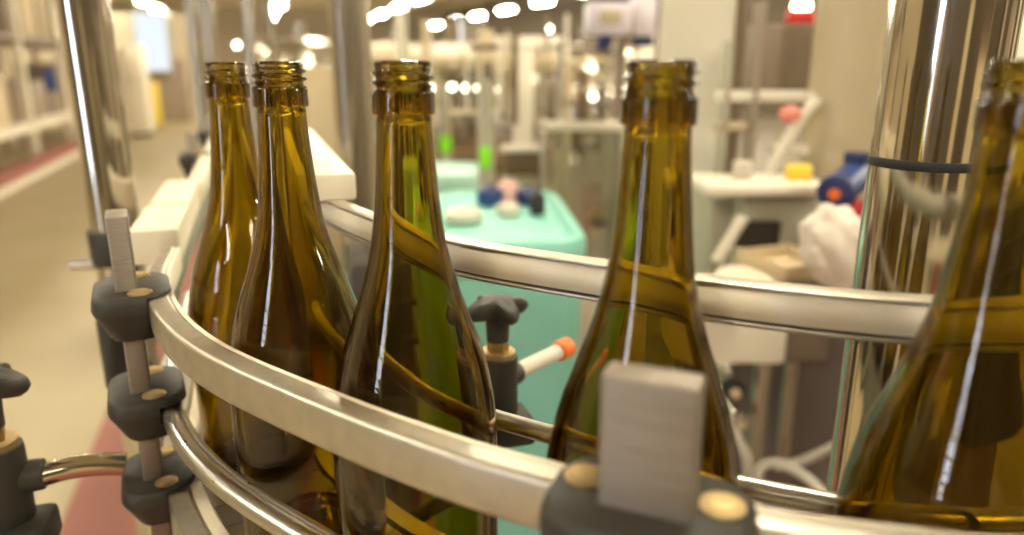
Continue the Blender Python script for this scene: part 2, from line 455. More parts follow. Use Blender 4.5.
def make_clamp(p, ang, z, lab, big=1.0, bolts=2, slot=SLOT_RAIL):
    rt = thing('rail_clamp', lab, 'clamp', (p.x, p.y, z), ang, 'clamps holding the guide rails', ab=False)
    cb_ = clamp_body(.0400 * big, .036, -.0005, .0510, 0).build('body', M['black'], rt)
    near_ = [(a, b) for a, b in slot[0] if (a - Vector((p.x, p.y))).length < .09]
    carve(cb_, near_, slot[1], slot[2])
    for sx in (-1, 1)[:bolts]:
        b = MB().lathe([(.0078, -.001), (.0078, .0008), (.0066, .0012), (.0060, .0010), (.0058, .0018), (.0045, .0022), (.001, .0020)], (sx * .0238, .0205, 0), 20)
        b.build('bolt', M['bolt'], rt)['label'] = 'pale zinc bolt head sunk in the top'
    return rt
lp, ln, la = rail_frame(FRONT, lambda q: abs(q[0].y - .499))
flat_bar(lp, la, CZ - .096, CZ - .345, 'thin upright flat bar on the left holding three stacked clamps')
make_clamp(lp, la, zt + .0025, 'charcoal rail clamp topmost of the three on the left flat bar', .84)
make_clamp(lp, la, zr + .013, 'charcoal rail clamp in the middle of the left flat bar', .84, slot=SLOT_ROD)
make_clamp(lp, la, CZ - .2905, 'charcoal rail clamp lowest on the left flat bar, near the frame edge', .84, slot=SLOT_FRAME)
np_, nn, na = rail_frame(FRONT, lambda q: abs(q[0].x - .0568))
np_ = np_ - Vector((nn.y, -nn.x)) * .0036
flat_bar(np_, na, CZ - .0950, CZ - .345, 'broad flat steel bar standing close in front of the fourth bottle')
make_clamp(np_, na, zt + .008, 'charcoal rail clamp in front with two pale bolt heads, around the broad bar')
make_clamp(np_, na, zr + .017, 'charcoal rail clamp low on the broad bar, under the front clamp', .95, slot=SLOT_ROD)
for Y_, lab in ((1.22, 'beside the long cream strip, nearer one'), (1.62, 'beside the long cream strip, farther one')):
    p_, n_, a_ = rail_frame(FRONT, lambda q: abs(q[0].y - Y_))
    flat_bar(p_, a_, CZ - .105, CZ - .345, 'small blurred flat bar ' + lab)
    make_clamp(p_, a_, zt + .012, 'small blurred charcoal clamp ' + lab, slot=SLOT_STRIP)

# ------------------------------------------------------------------ star knob brackets
def star_knob(mb, z0, h, R, n=5, rot=0.0):
    """lobed knob with arms, lathed stem below"""
    N = 80; rings = []
    for z, k in ((0, .55), (.002, .80), (.005, .93), (.0085, 1.0), (.0115, .97), (.0135, .86), (.0145, .60), (.0150, .25)):
        ring = []
        for i in range(N):
            a = 2 * PI * i / N
            w = (0.5 + 0.5 * math.cos(n * (a - rot))) ** 1.3
            r = R * (0.50 + 0.50 * w) * k
            droop = -.004 * w * (r / R)
            ring.append(mb.bm.verts.new((r * math.cos(a), r * math.sin(a), z0 + z + droop)))
        rings.append(ring)
    mb._faces(rings, True, True, True)
    return mb
def bracket(loc, rz, lab, rot, arm_dir, group='star knob brackets', k_=1.0):
    rt = thing('knob_bracket', lab, 'bracket', loc, rz, group, ab=False)
    k = MB().lathe([(.0085, .022), (.0088, .030), (.0098, .044), (.011, .047)], n=24)
    star_knob(k, .042, .015, .0270, 4, rot)
    k.build('star_knob', M['black'], rt)
    MB().lathe([(.0075, .0125), (.0085, .0135), (.0085, .0195), (.0078, .0225)], n=6).build('nut', M['brass'], rt, smooth=False)['label'] = 'brass nut under the knob'
    MB().lathe([(.0135, .0095), (.0135, .0135), (.0110, .0138), (.005, .0138)], n=28).build('washer', M['bolt'], rt)
    MB().lathe([(.0140, -.040), (.0150, -.038), (.0155, -.020), (.0155, .006), (.0150, .0095), (.0120, .0105), (.004, .0105)], n=36).build('barrel', M['black'], rt)
    MB().box((.006, -.004, -.048), (.040, .040, .022), .3, .005).build('foot_block', M['black'], rt)
    d = Vector((math.cos(arm_dir), math.sin(arm_dir), 0))
    MB().cyl(d * .008 + Vector((0, 0, -.012)), d * .0235 + Vector((0, 0, -.012)), .0100, .0092, 24, .001).build('collar', M['black'], rt)
    return rt
# left bracket: holds the short curved arm to the left flat bar
lbloc = at(-6, 458, .455)
e1 = Vector((lp.x, lp.y, 0)) + Vector((-ln.x, -ln.y, 0)) * .046; e1.z = CZ - .279
dl = math.atan2(e1.y - lbloc.y, e1.x - lbloc.x)
B0 = Vector((lbloc.x, lbloc.y, e1.z + .014))
rt = bracket(B0, 0, 'charcoal star knob bracket at the left edge of the view', 0.1, dl); KS = 1.2; rt.scale = (KS, KS, KS)
s0 = Vector((lbloc.x, lbloc.y, e1.z)) + Vector((math.cos(dl), math.sin(dl), 0)) * .020
MB().tube([(s0.lerp(e1, k / 8) + Vector((0, 0, .004 * math.sin(PI * k / 8) - .0028)) - B0) / KS for k in range(9)], .0082 / KS, 16).build('support_arm', M['chrome'], rt)['label'] = 'short bent polished steel arm'
MB().box((.004, .004, -(B0.z / KS + .058) / 2), (.03, .03, B0.z / KS - .060), HA, .003).build('support_post', M['satin'], rt)
# far bracket with the orange capped arm
fb = at(498, 386, .530); az = at(520, 381, .53).z
e2 = at(566, 343, .600); e2.z = az
dr = math.atan2(e2.y - fb.y, e2.x - fb.x)
B1 = Vector((fb.x, fb.y, az + .012))
rt = bracket(B1, 0, 'charcoal star knob bracket behind the third bottle, against the mint bin', 0.55, dr)
dv = Vector((math.cos(dr), math.sin(dr), 0)); q0 = Vector((fb.x, fb.y, az)) - B1; q1 = e2 - B1
MB().cyl(q0 + dv * .016, q1 - dv * .004, .0066, n=18).build('support_arm', M['hose'], rt)['label'] = 'short pale steel arm'
MB().cyl(q1 - dv * .012, q1 + dv * .004, .0090, n=20, bev=.002).build('end_cap', M['orange'], rt)['label'] = 'bright orange plastic end cap'
p_, n_, a_ = rail_frame(LANE, lambda q: (q[0] - Vector((fb.x - .02, fb.y))).length)
sf = Vector((p_.x + n_.x * .0655, p_.y + n_.y * .0655, ZB - .03))
V1 = Vector((fb.x - .012, fb.y, ZB - .03))
MB().tube([sf - B1, sf.lerp(V1, .8) - B1, V1 + Vector((0, 0, .01)) - B1, Vector((-.012, 0, -.050))], .006, 14).build('side_arm', M['black'], rt)

# ------------------------------------------------------------------ poles near the line
def post(px, py, Y, r, z0, z1, name, lab, m='satin', square=False, group=None, extra=None, cat='post'):
    p = at(px, py, Y)
    rt = thing(name, lab, cat, (p.x, p.y, z0), group=group)
    if square: MB().box((p.x, p.y, (z0 + z1) / 2), (2 * r, 2 * r, z1 - z0), HA, .004).build('shaft', M[m], rt)
    else: MB().cyl((p.x, p.y, z0), (p.x, p.y, z1), r, n=40).build('shaft', M[m], rt)
    MB().box((p.x, p.y, z0 + .006), (2.6 * r, 2.6 * r, .012), HA, .002).build('base_plate', M['satin'], rt)
    return rt, p
rt, p = post(930, 165, .478, .0365, 0, 2.6, 'pole', 'thick mirror polished pole with a black band, right of centre', 'chrome')
zz = at(930, 169, .440).z
MB().cyl((p.x, p.y, zz - .003), (p.x, p.y, zz + .0030), .0373, n=48, bev=.0006).build('band', M['rubber'], rt)['label'] = 'black rubber band'
rt, p = post(106, 160, .86, .0265, 0, 2.6, 'pole', 'polished round pole at the left, behind the thin flat bar', 'chrome')
zz = at(106, 240, .85).z
MB().cyl((p.x, p.y, zz - .03), (p.x, p.y, zz + .012), .0315, n=28, bev=.002).build('collar', M['black'], rt)
MB().cyl((p.x - .05, p.y - .018, zz - .028), (p.x - .02, p.y - .018, zz - .028), .006, n=14).build('pin', M['steel'], rt)
sl = at(118, 360, .66)
o = MB().cyl((sl.x, sl.y, sl.z - .028), (sl.x, sl.y, sl.z + .045), .0135, n=24, bev=.004).build('clamp_sleeve', M['black']); tag(o, 'black sleeve hanging below the top left clamp', 'sleeve')
post(353, 90, 1.15, .030, 0, 2.6, 'pole', 'blurred round steel pole between the second and third bottles', 'satin')
for px, Y, r, lab in ((194, 3.0, .027, 'slim blurred steel post left of the farthest bottle neck'), (209, 3.15, .026, 'slim blurred steel post touching the farthest bottle neck'),
                      (250, 3.0, .023, 'slim blurred steel post between the two left bottle necks'), (270, 3.3, .019, 'thin blurred steel post above the second bottle mouth')):
    post(px, 30, Y, r, 0, 3.0, 'machine_post', lab, 'satin', group='slim posts behind the left bottles')

# ------------------------------------------------------------------ background: mint bins and what stands on them
def tub(cx, cy, z0, z1, hx, hy, rz, name, lab, m, recess=True):
    rt = thing(name, lab, 'bin', (cx, cy, z0), rz, ab=False)
    H = z1 - z0
    def ring(mb, k, z, r): return [mb.bm.verts.new((x, y, z)) for x, y in stadium(hx * k, hy * k, r * k, 8)]
    mb = MB(); R = min(hx, hy) * .45
    rings = [ring(mb, k, z, R) for k, z in ((.86, 0), (.88, .01), (.97, H * .9), (.975, H - .065))]
    mb._faces(rings, True, True, True); mb.build('body', M[m], rt)
    mb = MB()
    prof = [(1.0, H - .064), (1.01, H - .06), (1.01, H - .012), (.99, H - .002), (.96, H)]
    prof += [(.90, H), (.87, H - .008), (.80, H - .018), (.3, H - .014), (.02, H - .013)] if recess else [(.5, H + .006), (.02, H + .008)]
    rings = [ring(mb, k, z, R) for k, z in prof]
    mb._faces(rings, True, True, True); mb.build('lid', M[m], rt)
    return rt
b0 = at(496, 240, 1.30); b1 = at(505, 192, 1.80)
zb1 = b0.z
hxb = wpx(164, 1.30, 240) / 2
bc = Vector((b0.x, 0, 0))
tub(at(496, 240, 1.30).x + .006, 1.57, 0, zb1, hxb, .285, .06, 'plastic_bin', 'large mint green plastic bin behind the star knob', 'teal')
tz = at(450, 166, 2.5).z
tub(at(437, 170, 2.35).x, 2.45, 0, tz, .16, .16, .2, 'plastic_bin', 'smaller pale mint bin farther back, beyond the large bin', 'mint', False)
def can(px, Y, z, r, h, m, capm, name, lab, cat='container'):
    x = at(px, 195, Y).x
    rt = thing(name, lab, cat, (x, Y, z))
    MB().lathe([(r * .95, 0), (r, .006), (r, h * .72), (r * .8, h * .82), (r * .35, h * .86), (r * .35, h * .9)], (x, Y, z), 24).build('body', M[m], rt)
    MB().cyl((x, Y, z + h * .9), (x, Y, z + h), r * .42, n=18, bev=.002).build('cap', M[capm], rt)
    return rt
lz = zb1 - .0125
can(538, 1.60, lz + .001, .017, .055, 'rubber', 'rubber', 'pump_cap', 'small black canister on the mint bin lid', 'canister')
can(463, 1.52, lz + .001, .040, .028, 'hose', 'hose', 'cap', 'white round cap lying at the left of the mint bin lid', 'cap')
can(508, 1.58, lz + .001, .026, .030, 'hose', 'hose', 'cap', 'white small cap in the middle of the mint bin lid', 'cap')
can(490, 1.72, lz + .001, .032, .045, 'blue', 'navy', 'jar', 'squat blue jar at the back of the mint bin', 'jar')
can(507, 1.73, lz + .001, .024, .062, 'blush', 'hose', 'jar', 'pink jar with a white top on the mint bin', 'jar')
can(527, 1.72, lz + .001, .026, .042, 'navy', 'blue', 'jar', 'navy jar beside the pink jar on the mint bin', 'jar')
for px, py0, py1, Y, tg, lab in ((485, 80, 200, 2.05, (146, 167), 'grey stand with a fluorescent green tag, right one above the bin'), (445, 85, 180, 2.9, (134, 152), 'grey stand with a fluorescent green tag, left one by the third bottle')):
    p = at(px, py0, Y); q = at(px, py1, Y)
    rt = thing('tagged_stand', lab, 'stand', (p.x, Y, 0), group='stands with green tags')
    MB().cyl((p.x, Y, 0.01), (p.x, Y, p.z), .022, n=20).build('shaft', M['grey'], rt)
    MB().box((p.x, Y, .008), (.2, .2, .016), HA, .003).build('base_plate', M['satin'], rt)
    t0, t1 = at(px, tg[0], Y).z, at(px, tg[1], Y).z
    MB().box((p.x, Y - .026, (t0 + t1) / 2), (wpx(11, Y), .006, t0 - t1), 0, .002).build('tag', M['green'], rt)['label'] = 'fluorescent green tag'

# ------------------------------------------------------------------ background: filling machine in the middle
def ubox(rt, px0, py0, px1, py1, Y, depth, m, name, rz=0.0, bev=.004):
    """upright box whose front face covers those pixels when it stands at Y"""
    pm = (px0 + px1) / 2; a_ = at(pm, py0, Y); b_ = at(pm, py1, Y)
    w = wpx(px1 - px0, Y, (py0 + py1) / 2)
    return MB().box(((a_.x + b_.x) / 2, Y + depth / 2, (a_.z + b_.z) / 2), (w, depth, a_.z - b_.z), rz, bev).build(name, M[m], rt)
fc = at(470, 150, 4.0); fm = thing('filling_machine', 'large blurred stainless rotary filling machine beyond the mint bin', 'machine', (fc.x, fc.y, 0))
def flathe(prof, name, m, n=48): return MB().lathe(prof, (fc.x, fc.y, 0), n).build(name, M[m], fm)
flathe([(.60, 0.02), (.60, .92), (.56, .95)], 'base_drum', 'satin')
flathe([(.50, .951), (.50, 1.0), (.46, 1.02), (.46, 1.06)], 'carousel', 'brown')
flathe([(.12, 1.061), (.12, 1.62)], 'column', 'satin', 32)
flathe([(.50, 1.36), (.55, 1.38), (.55, 1.43), (.50, 1.47), (.3, 1.50), (.125, 1.51)], 'bowl', 'warm')
for k in range(18):
    a_ = 2 * PI * k / 18 + .1
    x, y = fc.x + .46 * math.cos(a_), fc.y + .46 * math.sin(a_)
    v = MB().cyl((x, y, 1.12), (x, y, 1.36), .022, n=14).build('filling_valve', M['chrome'], fm)
    MB().cyl((x, y, 1.075), (x, y, 1.12), .030, .03, 14).build('nozzle', M['brown'], v)
# enclosure uprights, beams and panes
en = thing('machine_enclosure', 'blurred framed guard enclosure with clear panes around the filling machine', 'enclosure', (fc.x, 2.9, 0))
for (px0, px1, py0, py1, Y, m) in ((513, 533, 40, 262, 2.75, 'paint'), (480, 494, 30, 262, 3.0, 'warm'), (556, 570, 60, 300, 2.5, 'warm'), (612, 622, 20, 300, 2.4, 'taupe'),
                                   (636, 650, 0, 300, 2.7, 'paint'), (398, 408, 10, 200, 3.2, 'grey'), (424, 432, 20, 200, 3.3, 'warm'), (540, 546, 118, 290, 2.3, 'satin')):
    ubox(en, px0, py0, px1, py1, Y, .06, m, 'upright')
for (px0, px1, py0, py1, Y, m) in ((380, 650, 58, 64, 3.05, 'warm'), (495, 562, 36, 52, 2.9, 'paint'), (540, 660, 122, 131, 2.3, 'paint'), (400, 500, 100, 106, 2.95, 'brown'), (500, 546, 146, 152, 2.6, 'paint'), (560, 655, 100, 106, 2.5, 'taupe')):
    ubox(en, px0, py0, px1, py1, Y, .05, m, 'beam')
ubox(en, 546, 131, 655, 285, 2.33, .006, 'pane', 'pane', bev=0)
ubox(en, 505, 152, 548, 176, 2.62, .3, 'brown', 'deck')
ubox(en, 408, 66, 480, 100, 3.12, .006, 'pane', 'pane', bev=0)
rr = random.Random(11)
for k in range(26):
    px = 378 + 272 * (k + rr.random()) / 26; Y = 2.45 + .45 * rr.random(); wpx_ = rr.choice((2.5, 4, 5, 7))
    py0 = rr.choice((14, 30, 48, 62, 70)); py1 = rr.choice((110, 125, 140, 150))
    a0 = at(px, py0, Y); a1 = at(px, py1, Y)
    MB().cyl((a0.x, Y, a1.z), (a0.x, Y, a0.z), wpx(wpx_, Y) / 2, n=16).build('tube', M[rr.choice(('chrome', 'satin', 'paint', 'brown', 'dark', 'warm'))], en)
for k in range(9):
    px = rr.uniform(385, 610); py = rr.choice((44, 50, 72, 78, 110, 118, 140)); Y = 2.45 + .4 * rr.random()
    ubox(en, px, py, px + rr.uniform(25, 60), py + rr.uniform(3, 8), Y, .04, rr.choice(('paint', 'satin', 'brown', 'warm')), 'cross_bar')
# lilac white boxes standing for a bright window behind the enclosure
cb = thing('window_stand_in', 'lilac white box standing for a bright window, navy brackets hung high on the enclosure', 'control box', at(610, 40, 2.35))
ubox(cb, 588, 2, 632, 34, 2.24, .12, 'lilac', 'box')
ubox(cb, 600, 10, 622, 24, 2.236, .006, 'warm', 'inset_panel', bev=.001)
ubox(cb, 598, 35, 612, 50, 2.25, .05, 'navy', 'mount')
cb2 = thing('window_stand_in', 'lilac white panel standing for window light with a navy foot beside the cream column', 'control box', at(645, 40, 2.3))
ubox(cb2, 634, -10, 657, 36, 2.3, .1, 'lilac', 'box')
ubox(cb2, 634, 37, 654, 46, 2.31, .08, 'navy', 'mount')
# tanks and cabinets around
def tank(px, Y, r, z0, z1, m, lab, name='steel_tank'):
    p = at(px, 120, Y)
    rt = thing(name, lab, 'tank', (p.x, Y, 0))
    MB().lathe([(r * .9, z0), (r, z0 + .05), (r, z1 - .12), (r * .85, z1 - .04), (r * .3, z1)], (p.x, Y, 0), 40).build('shell', M[m], rt)
    for k in range(3):
        a_ = 2 * PI * k / 3 + .5
        MB().cyl((p.x + r * .7 * math.cos(a_), Y + r * .7 * math.sin(a_), 0), (p.x + r * .7 * math.cos(a_), Y + r * .7 * math.sin(a_), z0 + .04), .035, n=14).build('leg', M['satin'], rt)
    MB().cyl((p.x, Y, z1 - .01), (p.x, Y, z1 + .12), .05, n=18).build('neck', M['satin'], rt)
    return rt
tank(585, 5.6, .40, .4, 1.55, 'satin', 'blurred stainless tank behind the guard panes')
tank(398, 7.2, .45, .4, 1.6, 'warm', 'blurred beige tank beyond the third bottle mouth')
tank(306, 6.0, .38, .4, 1.6, 'satin', 'blurred stainless tank between the left bottle necks and the pole')
def cabinet(px0, py0, px1, py1, Y, depth, m, lab, name='machine_cabinet', rz=0.0, vents=True):
    pm = (px0 + px1) / 2
    b_ = at(pm, py0, Y)
    rt = thing(name, lab, 'cabinet', (b_.x, Y + depth / 2, 0))
    w = wpx(px1 - px0, Y, (py0 + py1) / 2); zt_ = b_.z
    MB().box((b_.x, Y + depth / 2, zt_ / 2 + .04), (w, depth, zt_ - .08), rz, .008).build('body', M[m], rt)
    MB().box((b_.x, Y + depth / 2, .042), (w * .92, depth * .92, .078), rz, .004).build('plinth', M['dark'], rt)
    MB().box((b_.x, Y - .006, zt_ * .55), (w * .86, .014, zt_ * .78), rz, .004).build('door', M[m], rt)
    MB().box((b_.x + w * .34, Y - .022, zt_ * .62), (.02, .02, .14), rz, .004).build('handle', M['dark'], rt)
    return rt
cabinet(280, 66, 336, 200, 3.6, .7, 'warm', 'blurred beige machine cabinet left of the round steel pole')
cabinet(372, 92, 430, 200, 5.4, .8, 'grey', 'blurred grey cabinet low beyond the third bottle')
cabinet(594, 70, 660, 200, 6.4, .9, 'warm', 'blurred beige cabinet beyond the guard panes')
cabinet(212, 70, 246, 160, 4.4, .6, 'taupe', 'blurred taupe cabinet between the two left bottle necks')
# small glowing discs standing for blurred light glints and reflections
for px, py, lab in ((431, 88, 'leftmost of the row'), (452, 87, 'second of the row from the left'), (466, 88, 'third of the row from the left'), (478, 88, 'fourth of the row from the left'), (499, 89, 'fifth of the row from the left'), (586, 89, 'alone right of the cream upright'),
                    (593, 97, 'low one near the guard frame'), (549, 29, 'high above the filling machine'), (300, 97, 'behind the second bottle mouth'), (237, 45, 'between the left bottle mouths'), (283, 6, 'at the top above the second bottle'), (762, 11, 'left of the red beacon')):
    Y = 2.88
    p = at(px, py, Y)
    rt = thing('light_glint', 'small glowing disc standing for a light glint, ' + lab, 'lamp', (p.x, p.y, p.z), group='small glowing light glints')
    MB().lathe([(.002, -.0105), (.007, -.008), (.0100, -.002), (.0100, .002)], (p.x, p.y, p.z), 16, axis=(0, 1, 0)).build('glow_disc', M['glintlamp'], rt)
    MB().lathe([(.011, .0021), (.012, .004), (.012, .02), (.004, .024)], (p.x, p.y, p.z), 16, axis=(0, 1, 0)).build('housing', M['taupe'], rt)
    MB().cyl((p.x, p.y + .022, p.z), (p.x, p.y + .06, p.z), .004, n=8).build('stalk', M['taupe'], rt)

# ------------------------------------------------------------------ background: right side
p = at(703, 120, 1.75); wc = wpx(82, 1.75)
rt = thing('square_column', 'wide cream painted square column behind the fourth bottle', 'column', (p.x, 1.75 + wc / 2, 0))
MB().box((p.x, 1.75 + wc / 2, 1.6), (wc * .86, wc * .86, 3.18), -.30, .006).build('shaft', M['paint'], rt)
MB().box((p.x + wc * .50, 1.75 + wc * .40, 1.6), (wc * .16, wc * .5, 3.1), -.30, .004).build('shaded_side', M['taupe'], rt)['label'] = 'taupe strip standing for the shaded right side'  # taupe strip stands for the column's shaded right face
MB().box((p.x, 1.75 + wc / 2, .012), (wc * 1.3, wc * 1.3, .02), -.30, .004).build('base_plate', M['satin'], rt)
p = at(856, 120, 1.45); r_ = wpx(70, 1.45) / 2
rt = thing('round_column', 'wide beige cylinder column just left of the polished pole', 'column', (p.x, 1.45 + r_, 0))
MB().cyl((p.x, 1.45 + r_, 0.02), (p.x, 1.45 + r_, 3.0), r_, n=48).build('shaft', M['warm'], rt)
MB().cyl((p.x, 1.45 + r_, 0), (p.x, 1.45 + r_, .02), r_ * 1.5, n=48).build('base_plate', M['satin'], rt)
cabinet(985, -60, 1120, 300, 1.9, .5, 'paint', 'tall pale cabinet at the right edge beyond the polished pole')
# cluttered shelf machine
mc = thing('packing_machine', 'grey green machine housing with a ledge and a dark block for the recess shadow behind the cream rail', 'machine', (at(770, 200, 1.35).x, 1.5, 0))
ubox(mc, 705, 186, 836, 196, 1.28, .155, 'paint', 'ledge')
ubox(mc, 742, 197, 838, 292, 1.34, .095, 'grey', 'housing')
ubox(mc, 709, 197, 741, 292, 1.42, .20, 'grey', 'side_panel')
ubox(mc, 736, 222, 780, 248, 1.325, .02, 'dark', 'recess', bev=.002)  # dark block standing for the shadow in the recess
a_ = at(716, 262, 1.29); b_ = at(744, 216, 1.29)
MB().cyl(a_, b_, .011, n=16, bev=.002).build('handle', M['paint'], mc)['label'] = 'slanted cream handle'
ubox(mc, 728, 292, 868, 600, 1.39, .04, 'mauve', 'back_panel')
ubox(mc, 700, 296, 790, 366, 1.22, .16, 'paint', 'lower_box', bev=.012)
ubox(mc, 762, 305, 832, 362, 1.26, .12, 'taupe', 'junction_box', bev=.008)
for px, py0, py1, Y, r in ((764, 352, 520, 1.24, .015), (792, 360, 470, 1.30, .013)):
    MB().cyl(at(px, py0, Y), Vector((at(px, py0, Y).x, Y, at(px, py1, Y).z)), r, n=18).build('pipe', M['satin'], mc)
t_ = thing('tray', 'shallow brown tray lying on the lower machine box', 'tray', at(785, 275, 1.12))
c_ = at(786, 268, 1.16)
MB().box((c_.x, c_.y, c_.z), (.105, .12, .006), .35, .002).build('base', M['carton'], t_)
for dx, dy, sx, sy in ((0, -.060, .105, .004), (0, .060, .105, .004), (-.0525, 0, .004, .12), (.0525, 0, .004, .12)):
    v = Matrix.Rotation(.35, 3, 'Z') @ Vector((dx, dy, 0))
    MB().box((c_.x + v.x, c_.y + v.y, c_.z + .012), (sx, sy, .02), .35, .001).build('rim', M['carton'], t_)
c_ = at(750, 277, 1.14)
o = MB().lathe([(.050, -.030), (.058, -.022), (.060, -.004), (.052, .006), (.03, .010), (.005, .011)], c_, 32).build('tub', M['paint']); tag(o, 'rounded cream tub just above the cream rail, right of the fourth bottle', 'tub')
# dark drive units close behind the line
def drive_unit(px0, px1, py, Y, depth, lab):
    a_ = at((px0 + px1) / 2, py, Y); w = wpx(px1 - px0, Y, py); h = .34
    rt = thing('drive_unit', lab, 'drive unit', (a_.x, Y + depth / 2, 0), group='dark drive units')
    MB().box((a_.x, Y + depth / 2, a_.z - h / 2), (w, depth, h), HA * .6, .012).build('gear_housing', M['dark'], rt)
    MB().box((a_.x, Y + depth / 2, (a_.z - h) / 2), (w * .6, depth * .6, a_.z - h), HA * .6, .004).build('pedestal', M['brown'], rt)
    for k in range(3): MB().box((a_.x, Y + depth / 2, a_.z - .05 - .045 * k), (w + .012, depth + .012, .012), HA * .6, .003).build('cooling_fin', M['dark'], rt)
    MB().cyl((a_.x, Y + depth / 2, a_.z - .002), (a_.x, Y + depth / 2, a_.z + .022), w * .28, n=24, bev=.003).build('shaft_cover', M['taupe'], rt)
drive_unit(336, 402, 262, .78, .14, 'dark ribbed drive unit behind the gap between second and third bottle')
drive_unit(985, 1130, 215, .93, .3, 'dark ribbed drive unit behind the nearest bottle at the right edge')
# crumpled white bag
mb = MB(); g = bmesh.ops.create_icosphere(mb.bm, subdivisions=4, radius=1.0); c_ = at(838, 248, 1.00)
from mathutils import noise as NZ
for v in g['verts']:
    d = v.co.copy()
    k = 1 + .22 * NZ.noise(d * 2.1) + .09 * (1 - abs(NZ.noise(d * 4.5 + Vector((3, 1, 2)))) * 2)
    v.co = Vector((d.x * .046 * k - .017 * d.z, d.y * .042 * k, d.z * .057 * k)) + c_
o = mb.build('plastic_bag', M['bag']); tag(o, 'crumpled white plastic bag under the blue motor', 'bag')
# blue motor
m0 = at(836, 193, 1.12); m1 = at(868, 165, 1.24); d_ = (m1 - m0).normalized()
bm_ = thing('motor', 'blue cylindrical motor with an orange shaft hole, left of the polished pole', 'motor', m0)
MB().cyl(m0, m0 + d_ * .115, .026, n=32, bev=.003).build('housing', M['blue'], bm_)
MB().cyl(m0 - d_ * .006, m0 + d_ * .012, .0285, n=32, bev=.002).build('flange', M['navy'], bm_)
MB().cyl(m0 - d_ * .010, m0 - d_ * .0045, .009, n=18, bev=.001).build('shaft', M['orange'], bm_)['label'] = 'copper orange shaft end'
MB().box(m0 + d_ * .09 + Vector((0, 0, .03)), (.03, .03, .02), .5, .003).build('terminal_box', M['navy'], bm_)
c_ = at(850, 214, 1.16); o = MB().cyl(c_ + Vector((-.012, 0, -.03)), c_ + Vector((.014, .01, .022)), .016, n=20, bev=.004).build('red_grip', M['vred']); tag(o, 'red grip hanging beneath the blue motor', 'grip')
# shelf above the ledge
sh = thing('bar_rack', 'cream bar rack with cross bars above the machine ledge', 'rack', at(770, 186, 1.55))
for (px0, py0, px1, py1, m, nm) in ((718, 91, 822, 102, 'paint', 'cross_bar'), (716, 122, 748, 131, 'warm', 'cross_bar'), (775, 146, 818, 156, 'paint', 'cross_bar'), (816, 20, 826, 186, 'warm', 'upright'), (752, 0, 760, 186, 'taupe', 'upright'), (722, 40, 730, 186, 'grey', 'upright')):
    ubox(sh, px0, py0, px1, py1, 1.5, .04, m, nm)
MB().tube([at(768, 178, 1.46), at(776, 160, 1.46), at(794, 128, 1.46), at(808, 110, 1.46), at(818, 98, 1.46)], .011, 14).build('slanted_tube', M['paint'], sh)
ubox(sh, 752, 24, 815, 90, 1.6, .05, 'taupe', 'back_plate')
for px, py, Y, r, h, m, nm, lab in ((797, 184, 1.36, .024, .026, 'yellow', 'cap', 'yellow round cap on the machine ledge'), (741, 184, 1.36, .018, .034, 'hose', 'cap', 'white cap at the left of the machine ledge')):
    c_ = at(px, py, Y); zl = at(770, 186, 1.28).z
    o = MB().lathe([(r * .92, 0.0005), (r, .004), (r, h * .8), (r * .85, h), (.002, h)], (c_.x, c_.y, zl), 28).build(nm, M[m]); tag(o, lab, 'cap')
c_ = at(790, 114, 1.44); o = MB().lathe([(.008, -.016), (.018, -.010), (.021, 0), (.017, .010), (.006, .016)], c_, 24).build('knob', M['pink']); tag(o, 'pink red ball knob behind the slanted cream tube', 'knob')
c_ = at(801, 12, 1.9)
rt = thing('beacon', 'red signal beacon with a white lamp on top', 'beacon', (c_.x, c_.y, c_.z))
MB().cyl(c_ - Vector((0, 0, .03)), c_ + Vector((0, 0, .004)), .034, n=28, bev=.006).build('red_lens', M['vred'], rt)
MB().lathe([(.020, .005), (.022, .014), (.018, .026), (.003, .032)], c_, 20).build('white_lamp', M['glintlamp'], rt)
MB().box(c_ - Vector((0, 0, .045)), (.12, .08, .028), 0, .004).build('base', M['dark'], rt)
# valve knobs and hoses low right
for px, py, r, m, lab in ((735, 393, .022, 'rubber', 'black round valve knob low behind the fourth bottle'), (741, 425, .016, 'taupe', 'taupe small valve knob under the black one')):
    c_ = at(px, py, 1.2)
    rt = thing('valve_knob', lab, 'knob', c_, group='valve knobs')
    MB().lathe([(r * .6, .03), (r, .022), (r, .006), (r * .8, 0), (.003, -.002)], c_, 24, axis=(0, 1, 0)).build('handle', M[m], rt)
    MB().lathe([(r * .45, -.001), (r * .42, -.008), (.002, -.01)], c_, 18, axis=(0, 1, 0)).build('hub', M['carton'], rt)
    MB().cyl(c_ + Vector((0, .028, 0)), c_ + Vector((0, .45, 0)), .008, n=12).build('stem', M['satin'], rt)
def hose(pts, r, lab):
    P = catmull([Vector(p) for p in pts], 8)
    o = MB().tube(P, r, 12).build('hose', M['hose']); tag(o, lab, 'hose', 'white hoses low on the right')
hose([at(758, 540, 1.15), at(757, 480, 1.15), at(770, 463, 1.14), at(795, 470, 1.10), at(822, 492, 1.05), at(850, 530, 1.0)], .0085, 'white hose arching in front of the grey pipes')
hose([at(775, 466, 1.22), at(800, 462, 1.22), at(835, 446, 1.22), at(870, 430, 1.25)], .0085, 'white hose running off behind the polished pole')
hose([at(728, 415, 1.22), at(738, 440, 1.2), at(748, 470, 1.2), at(735, 530, 1.2)], .010, 'white hose drooping from the valve knobs')

